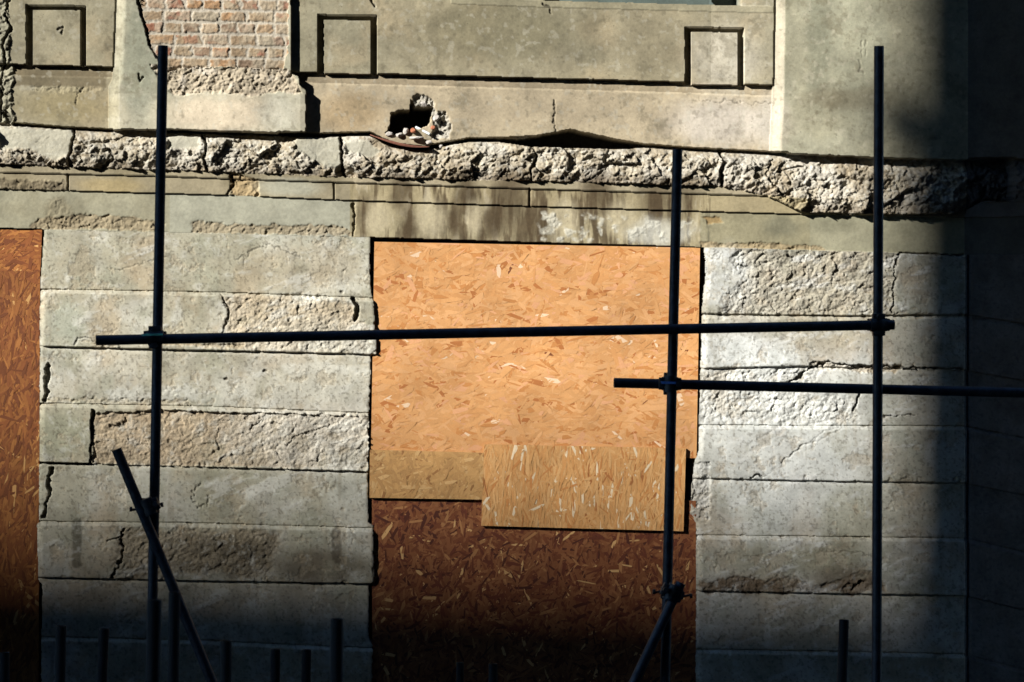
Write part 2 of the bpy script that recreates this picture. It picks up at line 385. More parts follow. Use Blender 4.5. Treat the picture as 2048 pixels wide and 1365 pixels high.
redp = (ss(.12, .3, fbm(15, 3, 77)) * ss(.2, .5, bid2) * (Y < 118) * (.4 + .6 * ss(.0, .3, N_mid)))[..., None]; bcol = bcol * (1 - redp * .85) + lin((158, 62, 46)) * redp * .85
bcol *= (.85 + .3 * bid2)[..., None]
wash = (.1 + ss(-.2, .4, N_sm + N_mid * .5 + .12)[..., None] * .62)
bcol = bcol * (1 - wash) + lin((196, 182, 156)).astype(np.float32) * wash
mcol = lin((204, 194, 174)).astype(np.float32)
bcol = mcol * (1 - brk[..., None]) + bcol * brk[..., None]
C[bm_] = bcol[bm_]; H[bm_] = hb[bm_]; RM[bm_] = .7; reg(bm_ & up, 'brick_infill')
m = mask([(300, 132), (420, 138), (575, 142), (600, 168), (602, 190), (560, 186), (500, 196), (430, 188), (350, 196), (330, 176)], 4, 1.5, .4)
H += m * up * (-.012 + ROUGH * 1.5); paint(m * up, (198, 182, 158), .8); paint(m * up * ss(.1, .5, N_sm), (222, 212, 196), .6)
# shadow of the plaster edge beside the bricks, darkened in the colour, mould marks
def crack_or_shade(pts, wd=2.0, depth=.03, jag=1.3, wander=.0, dark=.6):
    d = pldist(pts, jag * 1.25 if wd < 5 else jag, wander + .12); r_ = np.flatnonzero((d < 90).any(1)); q_ = np.flatnonzero((d < 90).any(0))
    s = (slice(r_[0], r_[-1] + 1), slice(q_[0], q_[-1] + 1))
    m = 1 - ss(wd * .38, wd * .38 + 1.5, d[s] + N_sm[s] * 1.6 + N_mid[s] * wd * .5)
    H[s] -= m * depth; t = (m * dark)[..., None].astype(np.float32); C[s] += (lin((48, 42, 36)).astype(np.float32) - C[s]) * t
crack_or_shade([(276, 0), (284, 30), (296, 62), (300, 94)], 5, .03)
crack_or_shade([(278, 152), (282, 166), (290, 160)], 3, .02)
crack_or_shade([(742, 0), (750, 16)], 4, .02); crack_or_shade([(1085, 10), (1098, 18), (1102, 28)], 1.6, .01)
crack_or_shade([(120, 62), (126, 58), (124, 70)], 2.5, .01)
crack_or_shade([(152, 210), (158, 190), (168, 178)], 1.2, .006); crack_or_shade([(1105, 205), (1110, 230), (1106, 250), (1112, 262)], 2, .008, 1.6)
for a in (1718, 1726):
    for yy in (84, 104): crack_or_shade([(a, yy), (a - 1, yy + 12)], 1.2, .003, .8, 0, .25)
crack_or_shade([(1710, 124), (1716, 136), (1712, 146), (1722, 150)], 1.2, .003, .8, 0, .25)
crack_or_shade([(1400, 202), (1440, 204), (1500, 206), (1545, 208)], 1.4, .003, 2.2, .2, .3)
# broken left edge
m = mask([(-1500, -60), (14, -60), (22, 60), (18, 120), (30, 150), (22, 190), (30, 240), (28, 256), (-1500, 240)], 3, 2, .3) * (X > -60)
H += m * (.010 + ROUGH * 1.6); paint(m, (176, 172, 150), .8)
crack_or_shade([(22, 0), (14, 34), (24, 60), (6, 92), (12, 124), (4, 160), (10, 190)], 3, .03); crack_or_shade([(10, 226), (22, 242), (12, 250)], 7, .03)
crack_or_shade([(0, 160), (6, 190), (2, 240)], 2, .02)
m = mask([(60, 172), (205, 176), (208, 184), (150, 186), (60, 182)], 3, 2); H += m * ROUGH * .8

# --- crumbled cornice
cb = (Y >= yT) & (Y < yBc)
tcr = (Y - yT) / np.maximum(yBc - yT, 5)
LENV = fbm(110, 3, 35)
LUMP = FA * .028 + FB * .016 + FC * .009 + fbm(26, 5, 34, rough=.72) * .022 + (.7 - f1) * .014 + LENV * .012
LUMP_OLD = (.7 - f1) * .044 + (.7 - g1) * .020 + (.6 - k1) * .007 + fbm(40, 5, 31, rough=.65) * .026
bump = ss(0, .35, tcr) * (1 - .25 * ss(.75, 1, tcr))
hc = -.002 + .070 * bump + LUMP * .85 * (.35 + .65 * bump)
smoothm = np.zeros_like(H)
for pts in ([(592, 278), (682, 274), (682, 342), (640, 330), (588, 300)], [(690, 284), (735, 282), (762, 304), (740, 316), (694, 306)], [(0, 258), (146, 262), (148, 300), (110, 325), (60, 300), (0, 300)], [(336, 272), (400, 274), (400, 300), (340, 300)]):
    smoothm = np.maximum(smoothm, mask(pts, 5, 1.5, .4))
hc = lerp(hc, .052 + GRAIN * 2 + .03 * (tcr - .5), smoothm * .9)
H[cb] = hc[cb]; RM[cb] = (1 - smoothm * .8)[cb]
paint(cb * 1.0, (192, 181, 158)); paint(cb * ss(.3, .8, idg), (210, 204, 188), .7); paint(cb * ss(.5, .9, idk), (140, 124, 98), .6)
paint(cb * ss(.1, .6, N_mid), (150, 134, 106), .55); paint(cb * ss(.0, .5, fbm(50, 3, 33)), (208, 204, 192), .5)
paint(cb * smoothm, (190, 186, 166), .8); paint(cb * ss(.72, 1.0, tcr), (120, 102, 80), .45)
xs_c = [-1500, -700, -230, 150, 412, 683, 1065, 1442, 1600, 2620]
for a, b in zip(xs_c[:-1], xs_c[1:]): reg(cb & (X >= a + JX * 2) & (X < b + JX * 2), 'cornice_stone')
crack_or_shade([(150, 258), (146, 290), (140, 320), (142, 336)], 5, .05); crack_or_shade([(404, 270), (414, 290), (408, 318), (416, 342)], 5, .05)
crack_or_shade([(683, 276), (684, 300), (683, 335), (690, 356)], 5, .06); crack_or_shade([(1060, 290), (1072, 315), (1060, 345), (1062, 364)], 5, .05)
crack_or_shade([(1438, 305), (1450, 325), (1440, 345), (1442, 374)], 6, .06); crack_or_shade([(1552, 345), (1580, 336), (1604, 334)], 3, .03)
crack_or_shade([(1545, 320), (1530, 345), (1545, 372), (1570, 405)], 3, .04, 2, .5); crack_or_shade([(220, 300), (228, 318), (205, 336)], 8, .03, 2)
m = (1 - ss(6, 16, pldist([(684, 345), (700, 352)], 1))) ; H -= m * .05
# hollow under the parapet and the wedge-shaped gap, gap shadow painted dark
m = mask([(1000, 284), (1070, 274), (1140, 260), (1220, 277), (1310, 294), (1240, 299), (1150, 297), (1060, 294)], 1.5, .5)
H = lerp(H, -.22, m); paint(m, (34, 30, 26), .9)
m = 1 - ss(2.2, 4.2, pldist([(560, 269), (640, 271), (740, 268), (768, 282), (800, 293), (850, 297), (890, 289), (940, 280), (1030, 281)], .4)); H = lerp(H, -.10, m); paint(m, (50, 42, 34), .7)
m = 1 - ss(2.0, 4, pldist([(1270, 291), (1400, 300), (1480, 304), (1570, 309)], .4)); H = lerp(H, -.08, m)
m = 1 - ss(1.8, 3.6, pldist([(28, 249), (130, 257), (225, 262)], .4)); H = lerp(H, -.06, m)
m = 1 - ss(1.0, 3, pldist([(335, 263), (480, 268), (560, 270)], .4)); H = lerp(H, -.05, m)
# the hole knocked through
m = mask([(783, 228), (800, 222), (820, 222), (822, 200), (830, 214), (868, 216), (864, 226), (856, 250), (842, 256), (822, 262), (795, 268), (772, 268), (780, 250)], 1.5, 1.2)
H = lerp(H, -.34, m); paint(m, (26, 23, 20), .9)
m = mask([(826, 192), (848, 190), (866, 205), (872, 222), (892, 225), (902, 250), (900, 275), (862, 280), (868, 250), (862, 226), (828, 216)], 3, 1.5) * (1 - m)
H += m * (-.018 + ROUGH * 2.2); paint(m, (208, 202, 186), .9)

# --- stepped mouldings under the cornice
s0 = (Y >= yBc) & (Y < yS); fa = (Y >= np.maximum(yS, yBc)) & (Y < yF)
H[s0] = (.036 + GRAIN)[s0]; H[fa] = (.020 + GRAIN)[fa]
for q in (s0, fa):
    paint(q * 1.0, (176, 164, 136)); paint(q * ss(-.2, .5, N_mid), (158, 146, 116), .7)
xs_f = [-1500, -420, 137, 475, 668, 1059, 1560, 2620]
for i, (a, b) in enumerate(zip(xs_f[:-1], xs_f[1:])):
    reg((s0 | fa) & (X >= a) & (X < b), 'moulding_stone')
for x_ in (137, 668, 1059):
    m = (1 - ss(.8, 2.2, np.abs(X - x_ - JX * .3))) * fa; H -= m * .025
m = mask([(458, 345), (474, 350), (520, 362), (518, 394), (500, 410), (488, 420), (478, 400), (462, 392)], 3, 2, .3)
H += m * (-.012 + ROUGH * .9); paint(m, (196, 170, 128), .8); crack_or_shade([(462, 352), (466, 372), (456, 388)], 3, .012)
m = mask([(0, 360), (132, 364), (132, 384), (0, 382)], 4, 2, .3); H += m * ROUGH * 1.0; paint(m, (108, 96, 76), .7)
blob(580, 375, 60, 18, (198, 196, 176), .8, .4); blob(220, 372, 60, 16, (188, 168, 122), .7, .4)
# --- lintel band
lb = (Y >= np.maximum(yF, yBc)) & (Y < yL)
H[lb] = (.006 + GRAIN)[lb]; paint(lb * 1.0, (184, 178, 152)); paint(lb * ss(-.1, .5, N_mid), (170, 162, 134), .6)
paint(lb * (X > 340) * (X < 704), (196, 194, 174), .7)
xs_l = [-1500, -560, 130, 706, 1400, XRET, 2620]
for a, b in zip(xs_l[:-1], xs_l[1:]): reg(lb & (X >= a) & (X < b), 'lintel_stone')
crack_or_shade([(706, 408), (709, 440), (705, 472)], 2, .02)
st = ((X > 700) & (X < 1620) & (Y > yS) & (Y < yL)) * 1.0
paint(st, (172, 158, 122), .8)
NS2 = fbm(11, 4, 15, x=X + SXn * .3, y=Y * .16, rough=.65)
paint(st * ss(0.0, .4, Nstreak + NS2 * .4) * (X < 1420), (88, 73, 52), .8); paint(st * ss(.1, .35, NS2) * (X > 790) * (X < 1420), (80, 66, 48), .6); paint(st * ss(.12, .36, -NS2) * (X < 1420), (206, 194, 164), .55)
for a, b_, wd, am in ((728, 430, 20, .6), (800, 385, 20, .8), (822, 455, 22, .9), (912, 440, 15, .95), (934, 385, 20, .8), (985, 440, 22, .9), (1020, 385, 40, .8), (1060, 450, 60, .7), (1195, 385, 28, .8), (1310, 395, 30, .7), (1360, 400, 30, .5)):
    blob(a, b_, wd, 42, (84, 70, 50), am, 1.0, .7)
for a, wd in ((755, 22), (862, 30), (950, 14), (1130, 26), (1240, 30)): blob(a, 440, wd, 36, (196, 184, 152), .7, .6, .5)
m = mask([(1080, 425), (1400, 440), (1398, 490), (1080, 484)], 8, 2, .6) * ss(0, .4, N_sm); paint(m, (208, 204, 186), .8); H += m * ROUGH * .5
blob(1320, 465, 60, 24, (206, 204, 190), .7); blob(1560, 455, 36, 22, (112, 104, 84), .85, .8); blob(1660, 450, 50, 18, (128, 122, 100), .6, .7)
paint(lb * (X > 1400), (160, 162, 142), .45)
m = mask([(1405, 436), (1440, 434), (1445, 446), (1415, 450)], 3, 1.5); H -= m * .008; paint(m, (176, 146, 96), .7)
for pts in ([(383, 446), (520, 450), (690, 452), (702, 462), (700, 473), (384, 466)], [(80, 438), (160, 430), (270, 436), (330, 446), (328, 463), (60, 459)], [(1400, 484), (1640, 492), (1650, 502), (1400, 497)]):
    m = mask(pts, 3, 2.2, .35); H += m * (-.006 + ROUGH * .9); paint(m, (176, 156, 124), .7)
m = mask([(100, 400), (130, 396), (160, 440), (120, 452), (90, 440)], 10, 2, .6); paint(m, (132, 118, 92), .5); H += m * ROUGH * .5

# --- lower piers
low = Y >= yL
def courses(sel, xl, xr, tops, hs, kind):
    """tops: list of polylines; hs: relief of each course"""
    xw = X + JX * .5
    n = len(tops)
    T = [line(t) + JY * .25 for t in tops] + [np.full_like(X, 9999)]
    first = np.full_like(X, -9999)
    A5 = fbm(30, 5, 60 + len(NAMES), rough=.65); A9, A7 = fbm(90, 4, 50 + len(NAMES)), fbm(70, 4, 80 + len(NAMES))
    for i in range(-1, n):
        a = first if i < 0 else T[i]; b = T[i + 1]
        s = sel & (Y >= a) & (Y < b)
        if not s.any(): continue
        hh = hs[i + 1]
        t = (Y - a) if i >= 0 else (Y - yL + 8); tb = b - Y
        v = lerp(-.004 if hh > .01 else .0, hh, ss(0, 9, t)) - (.008 if hh > .01 else .001) * (1 - ss(.6, 2.0, tb))
        v -= (.012 + .006 * N_sm) * (1 - ss(0, 13, xw - xl)) * (hh > .01) + .004 * (1 - ss(0, 8, xw - xl))
        v -= .004 * (1 - ss(0, 5, xr - xw))
        e_ = np.minimum(np.minimum(t, tb * .8), np.minimum(xw - xl, xr - xw) * .8)
        chip = ss(.06, .3, A5 * .9 + N_sm * .5 - np.clip(e_, 0, 40) * .045) * (hh > .01)
        v -= chip * (.007 + FB * .003 + FC * .0015); RM[s] = np.maximum(RM, chip)[s]
        H[s] = (v + GRAIN * 1.2)[s]
        tone = [(204, 199, 180), (210, 205, 188), (200, 194, 172), (196, 192, 172)][i % 4]
        paint(s * 1.0, tone); paint(s * ss(-.2, .5, N_big + N_mid * .4), (182, 176, 154), .6); paint(s * ss(-.05, .4, A9), (222, 220, 208), .7)
        paint(s * ss(.1, .5, A7), (196, 176, 146), .5); paint(s * ss(.0, .5, -A7 + N_mid * .5), (176, 178, 158), .5)
        paint(s * (1 - ss(5, 11, t)), (214, 210, 192), .35)  # top chamfers catching the sun, lightened in the colour
        paint(s * chip, (206, 190, 160), .5)
        reg(s, 'stone_block')
xLl = vline([(-1500, 86), (460, 88), (480, 86), (578, 80), (900, 78), (1040, 77), (1050, 74), (1160, 76), (1170, 84), (1275, 82), (2030, 80)]) + JX * .6
xLr = vline([(-1500, 742), (480, 742), (545, 741), (575, 743), (590, 746), (640, 750), (700, 754), (709, 755), (713, 743), (780, 741), (860, 738), (900, 737), (1000, 737), (1046, 739), (1051, 747), (1164, 748), (1169, 740), (1280, 738), (1290, 745), (2030, 745)]) + JX * .9
xRl = vline([(-1500, 1404), (495, 1407), (520, 1412), (560, 1411), (590, 1405), (700, 1402), (850, 1398), (900, 1396), (925, 1390), (960, 1384), (1028, 1380), (1046, 1392), (1365, 1391), (2030, 1390)]) + JX * .9
pl = low & (X >= xLl) & (X <= xLr); pr_ = low & (X >= xRl)
pl2 = low & (X < -560)
below = low & (Y > 1760)
ext = lambda l: [[(p[0], p[1]) for p in t] for t in l]
tL = [[(80, 578), (420, 584), (750, 596)], [(80, 693), (340, 700), (540, 704), (755, 710)], [(80, 806), (400, 812), (740, 826)], [(75, 925), (400, 934), (740, 944)], [(75, 1042), (400, 1046), (745, 1056)], [(75, 1155), (400, 1162), (750, 1168)], [(80, 1273), (400, 1280), (750, 1296)]] + [[(80, 1273 + 118 * k), (750, 1290 + 118 * k)] for k in range(1, 7)]
tR = [[(1400, 628), (1700, 632), (1930, 630), (2620, 760)], [(1400, 738), (1600, 733), (1800, 738), (1930, 742), (2620, 880)], [(1400, 850), (1930, 852), (2620, 1000)], [(1385, 957), (1660, 963), (1930, 967), (2620, 1110)], [(1390, 1070), (1930, 1076), (2620, 1225)], [(1390, 1182), (1700, 1188), (1930, 1192), (2620, 1345)], [(1390, 1298), (1650, 1302), (1930, 1308), (2620, 1460)]] + [[(1390, 1298 + 117 * k), (1930, 1308 + 117 * k), (2620, 1460 + 117 * k)] for k in range(1, 7)]
LO, HI_ = .004, .024
courses(pl | (below & (X < 1392)), xLl, xLr, tL, [LO, HI_, LO, HI_, LO, HI_, LO, HI_] + [LO, HI_] * 6, 'l')
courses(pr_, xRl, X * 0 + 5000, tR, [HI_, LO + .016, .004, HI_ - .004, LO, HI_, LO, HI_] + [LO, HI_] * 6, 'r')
courses(pl2, X * 0 - 5000, X * 0 - 560, tL, [LO, HI_] * 7, 'l')
# openings: deep dark reveals behind the boards
op = low & ~(pl | pr_ | pl2 | below)
H[op] = -.30; paint(op * 1.0, (60, 56, 50)); reg(op & (X < 400), 'window_recess'); reg(op & (X >= 400), 'window_recess')
nlow = low & ~op

# spalled areas
def spall(pts, dep, ramp, col, amt=.8, jag=2.0, wander=.5, soft=3):
    m = mask(pts, soft, jag, wander) * nlow
    H[:] += m * (-dep + ROUGH * ramp); RM[:] = np.maximum(RM, m); paint(m, col, amt); paint(m * ss(.0, .5, N_sm), (214, 204, 184), .35); paint(m * ss(.2, .6, fbm(24, 3, 61)), (150, 128, 102), .3)
spall([(438, 594), (600, 590), (700, 604), (716, 640), (742, 655), (740, 704), (520, 699), (470, 694), (452, 660), (456, 622)], .009, .9, (208, 192, 166), .8, 2.2, .6, 8)
spall([(186, 826), (340, 822), (740, 832), (736, 938), (184, 928)], .019, .75, (208, 186, 156), .8, 1.6, .25)
spall([(232, 1060), (420, 1058), (560, 1062), (545, 1150), (235, 1158)], .006, .75, (160, 145, 120), .75, 2.6, 1.6, 16)
spall([(1480, 500), (1794, 506), (1790, 560), (1796, 628), (1440, 632), (1452, 590), (1492, 560), (1462, 520)], .013, 1.2, (186, 178, 156), .8, 2.4, .8, 14)
spall([(1400, 742), (1590, 738), (1640, 745), (1600, 790), (1700, 800), (1716, 845), (1560, 850), (1400, 838)], .010, 1.0, (214, 207, 190), .8, 2.4, .8, 12)
spall([(1620, 724), (1800, 732), (1790, 744), (1620, 738)], .014, .8, (188, 166, 130))
spall([(1396, 1168), (1450, 1158), (1560, 1155), (1640, 1172), (1700, 1150), (1760, 1140), (1770, 1188), (1396, 1182)], .006, .8, (146, 122, 94), .75, 2.6, 1.1, 6)
spall([(1384, 930), (1420, 925), (1420, 1040), (1384, 1030)], .010, .9, (208, 202, 190), .7)
spall([(76, 800), (240, 806), (380, 812), (380, 800), (200, 796), (78, 796)], .004, .8, (196, 186, 160), .6)
spall([(150, 684), (350, 692), (490, 700), (490, 690), (300, 684)], .008, .5, (196, 178, 146), .7, 1.5, .2)
for pts, am in (([(632, 490), (690, 494), (700, 540), (696, 585), (660, 570), (640, 520)], .9), ([(210, 782), (300, 766), (400, 772), (400, 800), (215, 800)], .7), ([(560, 728), (640, 726), (740, 740), (740, 752), (570, 748)], .7), ([(590, 672), (752, 676), (752, 706), (600, 700)], .75), ([(350, 600), (366, 596), (366, 640), (344, 660)], .6), ([(584, 590), (700, 598), (702, 606), (584, 604)], .8), ([(1404, 500), (1480, 502), (1500, 540), (1440, 610), (1404, 620)], .7), ([(1404, 676), (1590, 680), (1600, 730), (1404, 730)], .7), ([(580, 1285), (740, 1290), (740, 1300), (590, 1300)], .8), ([(738, 1240), (748, 1240), (748, 1300), (736, 1300)], .9)):
    m = mask(pts, 8, 2.5, .7) * nlow; paint(m, (222, 222, 212), am); H += m * ss(-.1, .5, N_sm) * ROUGH * .5
# light pool painted on the right pier, paler stone, grime low down
blob(1560, 870, 190, 190, (230, 232, 224), .7, 1, .5); blob(1480, 700, 90, 50, (226, 228, 220), .6); blob(1450, 560, 50, 60, (230, 230, 220), .6)
blob(620, 860, 150, 90, (232, 226, 212), .75); blob(640, 540, 110, 60, (228, 224, 208), .6); blob(620, 690, 120, 50, (226, 220, 204), .6); blob(640, 770, 110, 30, (228, 224, 208), .6); blob(690, 960, 60, 60, (224, 224, 212), .5); blob(560, 790, 150, 30, (222, 220, 206), .5)
blob(1640, 660, 120, 40, (170, 158, 128), .5); blob(1700, 1030, 60, 60, (172, 168, 142), .6); blob(1560, 1120, 150, 30, (166, 164, 140), .6); blob(1660, 1110, 60, 40, (150, 142, 112), .5)
blob(420, 985, 60, 40, (150, 150, 128), .5, .8); blob(450, 1110, 100, 36, (104, 94, 78), .7); blob(640, 1130, 90, 34, (112, 98, 78), .7); blob(1500, 1172, 90, 18, (110, 90, 68), .7); blob(1690, 1160, 60, 26, (104, 88, 68), .7)
m = (1 - ss(7, 12, pldist([(155, 1046), (154, 1128)], .8))); paint(m * nlow, (84, 80, 66), .65)
m = (1 - ss(7, 12, pldist([(672, 1064), (674, 1118)], .8))); paint(m * nlow, (86, 74, 60), .65)
m = 1 - ss(2, 7, np.hypot(X - 671, Y - 1068)); paint(m, (190, 180, 160), .8)
for cx, cy in ((452, 758), (684, 584), (530, 742)): m = 1 - ss(2, 6, np.hypot(X - cx, (Y - cy) * 1.3) + N_fine * 2); H -= m * .010; paint(m, (92, 80, 64), .8)
blob(130, 640, 40, 40, (180, 186, 170), .6); blob(120, 870, 60, 50, (164, 166, 142), .7, .4)
m = mask([(600, 486), (700, 490), (730, 510), (724, 560), (560, 580), (470, 560), (480, 520)], 18, 2, .8) * nlow; paint(m, (190, 178, 152), .6)
paint(ss(.2, .6, Nstreak) * nlow, (160, 148, 122), .3); paint(ss(.3, .65, fbm(30, 5, 71, rough=.65)) * nlow, (168, 150, 122), .45); paint(ss(.28, .6, fbm(22, 5, 72, rough=.65)) * nlow, (228, 228, 218), .45)
paint(ss(.3, .5, fbm(8, 3, 93)) * ss(-.1, .4, N_mid) * nlow, (140, 134, 116), .3); paint(ss(.2, .55, fbm(60, 6, 94, rough=.7)) * nlow, (166, 162, 140), .5)
paint(ss(.18, .5, fbm(34, 6, 95, rough=.72)) * nlow, (234, 234, 226), .4)
CH = ss(.16, .34, fbm(40, 6, 96, rough=.68) + .12 * N_fine) * nlow; H -= CH * (.003 + .0015 * FB); RM[:] = np.maximum(RM, CH * .6); paint(CH, (188, 174, 148), .45)
th_ = .35; XR = X * math.cos(th_) - Y * math.sin(th_); YR = X * math.sin(th_) + Y * math.cos(th_)
chalk = ss(.12, .42, fbm(22, 6, 97, x=XR * .3, y=YR, rough=.68)) * ss(-.25, .25, N_mid + N_big * .5) * nlow
paint(chalk, (236, 235, 226), .55); H += chalk * .0012
chalk2 = ss(.16, .4, fbm(15, 5, 98, x=X * .4, y=Y, rough=.7)) * ss(.05, .5, -N_mid + .5 * N_big) * nlow
paint(chalk2, (188, 176, 150), .35)
paint(ss(.34, .4, fbm(4.5, 2, 99)) * nlow, (98, 90, 74), .4)
# broken edges and cracks
crack_or_shade([(442, 590), (458, 615), (455, 640), (446, 668)], 2.4, .010); crack_or_shade([(186, 822), (184, 860), (181, 928)], 3.2, .05, .8)
crack_or_shade([(80, 927), (130, 928), (180, 928)], 2.2, .03, .3)
crack_or_shade([(97, 732), (92, 760), (94, 780), (90, 800)], 7, .04, 2); crack_or_shade([(104, 938), (96, 968), (98, 990), (86, 1034)], 6, .04, 2)
crack_or_shade([(706, 598), (716, 612), (714, 630), (708, 640)], 8, .05, 1); crack_or_shade([(746, 500), (750, 540), (752, 566)], 3, .04, 1.5)
crack_or_shade([(250, 1060), (240, 1080), (247, 1100), (238, 1128), (230, 1150)], 4, .03, 2, .3); crack_or_shade([(238, 1076), (215, 1082)], 2, .015)
crack_or_shade([(252, 838), (248, 850), (222, 854)], 2.2, .012, 2); crack_or_shade([(524, 838), (510, 852), (500, 862)], 3, .014, 2); crack_or_shade([(660, 848), (640, 858), (600, 872), (575, 890)], 2, .010, 2.4); crack_or_shade([(440, 858), (432, 880), (440, 900)], 1.8, .008, 2)
crack_or_shade([(1580, 765), (1604, 750), (1620, 736), (1650, 726)], 4, .03, 2); crack_or_shade([(1718, 790), (1712, 806), (1706, 820)], 5, .03, 2); crack_or_shade([(1655, 724), (1720, 732), (1830, 736)], 2.4, .018, 1.4); crack_or_shade([(1820, 736), (1925, 738)], 2, .02, .6)
crack_or_shade([(1796, 508), (1790, 545), (1788, 600), (1785, 622)], 4, .025, 2.2, .2); crack_or_shade([(1794, 510), (1806, 506), (1925, 512)], 4, .03, .6)
crack_or_shade([(1500, 955), (1514, 948), (1524, 954)], 5, .02, 1.6); crack_or_shade([(1770, 834), (1790, 830), (1830, 830)], 2.4, .012, 2)
crack_or_shade([(1700, 840), (1640, 868), (1560, 925)], 1.2, .004, 2.4, .4, .25); crack_or_shade([(1680, 860), (1600, 895), (1530, 950)], 1.2, .003, 2.4, .4, .2); crack_or_shade([(230, 545), (270, 530), (330, 515)], 1.4, .004, 2, .3, .3)
crack_or_shade([(490, 512), (520, 492), (570, 500), (600, 512)], 1.6, .004, 2, .2, .4); crack_or_shade([(470, 520), (486, 508), (484, 530)], 1.4, .004, 2, .2, .4)
crack_or_shade([(1576, 512), (1586, 516)], 7, .02, 1); crack_or_shade([(1700, 1178), (1720, 1165)], 4, .02, 2)
for k in range(9):
    a = k / 9 * 5.0; crack_or_shade([(402 + 16 * math.cos(a), 992 + 20 * math.sin(a)), (402 + 20 * math.cos(a + .3), 992 + 24 * math.sin(a + .3))], 3, .006, 2.2, 0, .3)
crack_or_shade([(150, 690), (156, 676), (190, 680), (240, 694)], 1.6, .006, 1.5, .1); crack_or_shade([(1540, 1105), (1640, 1100), (1740, 1110)], 1.4, .003, 2.4, .5, .3)
# general worn arrises: knock noise out of high edges
# --- return wall turning towards the viewer on the right
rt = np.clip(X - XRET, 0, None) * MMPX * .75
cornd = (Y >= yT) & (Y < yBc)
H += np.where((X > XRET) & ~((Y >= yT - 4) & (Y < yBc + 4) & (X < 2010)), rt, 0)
paint((X > XRET) * 1.0, (70, 72, 78), .85)  # shade of the return wall put into its colour
m = (1 - ss(0, 5, np.abs(X - XRET - 8))) * (Y > yL); H -= m * .02

# tones by region: left-side lens dimming and the right pier's light pool painted in
def tone(m, f): C[m] *= np.array(f, np.float32)
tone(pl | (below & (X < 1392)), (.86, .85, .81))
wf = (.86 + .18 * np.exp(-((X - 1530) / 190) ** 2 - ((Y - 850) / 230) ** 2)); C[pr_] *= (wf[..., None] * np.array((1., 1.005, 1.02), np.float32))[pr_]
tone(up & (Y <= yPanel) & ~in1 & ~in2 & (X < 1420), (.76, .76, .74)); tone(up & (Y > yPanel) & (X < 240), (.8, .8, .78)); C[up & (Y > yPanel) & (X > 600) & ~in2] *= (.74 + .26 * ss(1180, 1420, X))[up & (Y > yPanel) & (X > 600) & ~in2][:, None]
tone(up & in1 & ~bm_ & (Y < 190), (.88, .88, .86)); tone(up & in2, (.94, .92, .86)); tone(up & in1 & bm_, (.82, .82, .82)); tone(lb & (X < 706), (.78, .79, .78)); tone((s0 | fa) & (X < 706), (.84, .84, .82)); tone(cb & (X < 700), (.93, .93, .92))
tone(lb & (X > 1400), (.88, .86, .8))
# ------------------------------------------------------------------ build the facade
PX, PY_, PZ = W(X, Y, 0.0)
VX = PX.astype(np.float32); VZ = PZ.astype(np.float32); VY = (-H).astype(np.float32)
ALB = .64
building = empty('stone_building', (0, 0, 0), 'derelict pale stone building front with crumbling cornice, bare brick patch and boarded openings', 'building')
cellreg = REG[:-1, :-1].copy()
def tidy(g):
    """give stray slivers of a region to the region beside them, so that every part is one piece"""
    runs = []; par = []; prev = []
    def find(a):
        while par[a] != a: par[a] = par[par[a]]; a = par[a]
        return a
    for y in range(g.shape[0]):
        row = g[y]; b = np.flatnonzero(np.diff(row)) + 1; st = [0] + b.tolist(); en = b.tolist() + [len(row)]
        cur = []; j = 0
        for a, e in zip(st, en):
            k = len(runs); runs.append((y, a, e, int(row[a]))); par.append(k); cur.append(k)
        for k in cur:
            _, a, e, r = runs[k]
            while j < len(prev) and runs[prev[j]][2] <= a: j += 1
            q = j
            while q < len(prev) and runs[prev[q]][1] < e:
                if runs[prev[q]][3] == r: par[find(prev[q])] = find(k)
                q += 1
        prev = cur
    size = {}
    for k, (y, a, e, r) in enumerate(runs): size.setdefault(find(k), 0); size[find(k)] += e - a
    best = {}
    for k in size:
        r = runs[k][3]
        if r not in best or size[k] > size[best[r]]: best[r] = k
    n = 0
    for k, (y, a, e, r) in enumerate(runs):
        f = find(k)
        if f != best[r] and size[f] < 400:
            n += 1; g[y, a:e] = g[y, a - 1] if a > 0 else (g[y, e] if e < g.shape[1] else g[y - 1, a])
    return n
for _ in range(4):
    if not tidy(cellreg): break
idx = np.arange(NX * NY, dtype=np.int64).reshape(NY, NX)
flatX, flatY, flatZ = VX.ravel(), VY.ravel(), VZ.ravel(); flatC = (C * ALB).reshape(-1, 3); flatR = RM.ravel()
def relief(name, rid, label):
    s = cellreg == rid
    if not s.any(): return
    a = idx[:-1, :-1][s]; b = idx[:-1, 1:][s]; c = idx[1:, 1:][s]; d = idx[1:, :-1][s]
    q = np.stack([a, d, c, b], 1).ravel()
    u, inv = np.unique(q, return_inverse=True)
    me = bpy.data.meshes.new(name)
    co = np.stack([flatX[u], flatY[u], flatZ[u]], 1).astype(np.float32)
    nf = len(q) // 4
    me.vertices.add(len(u)); me.vertices.foreach_set('co', co.ravel())
    me.loops.add(nf * 4); me.loops.foreach_set('vertex_index', inv.astype(np.int32).ravel())
    me.polygons.add(nf); me.polygons.foreach_set('loop_start', np.arange(0, nf * 4, 4, dtype=np.int32))
    me.polygons.foreach_set('loop_total', np.full(nf, 4, np.int32))
    me.update(calc_edges=True)
    me.polygons.foreach_set('use_smooth', np.ones(nf, bool))
    at = me.attributes.new('col', 'FLOAT_COLOR', 'POINT')
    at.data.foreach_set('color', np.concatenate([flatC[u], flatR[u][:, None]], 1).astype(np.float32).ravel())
    me.materials.append(M_STONE); me.validate()
    o = bpy.data.objects.new(name, me); COL.objects.link(o); o.parent = building
    if label: o['label'] = label
for i, (n, l) in enumerate(NAMES): relief(n, i + 1, l)
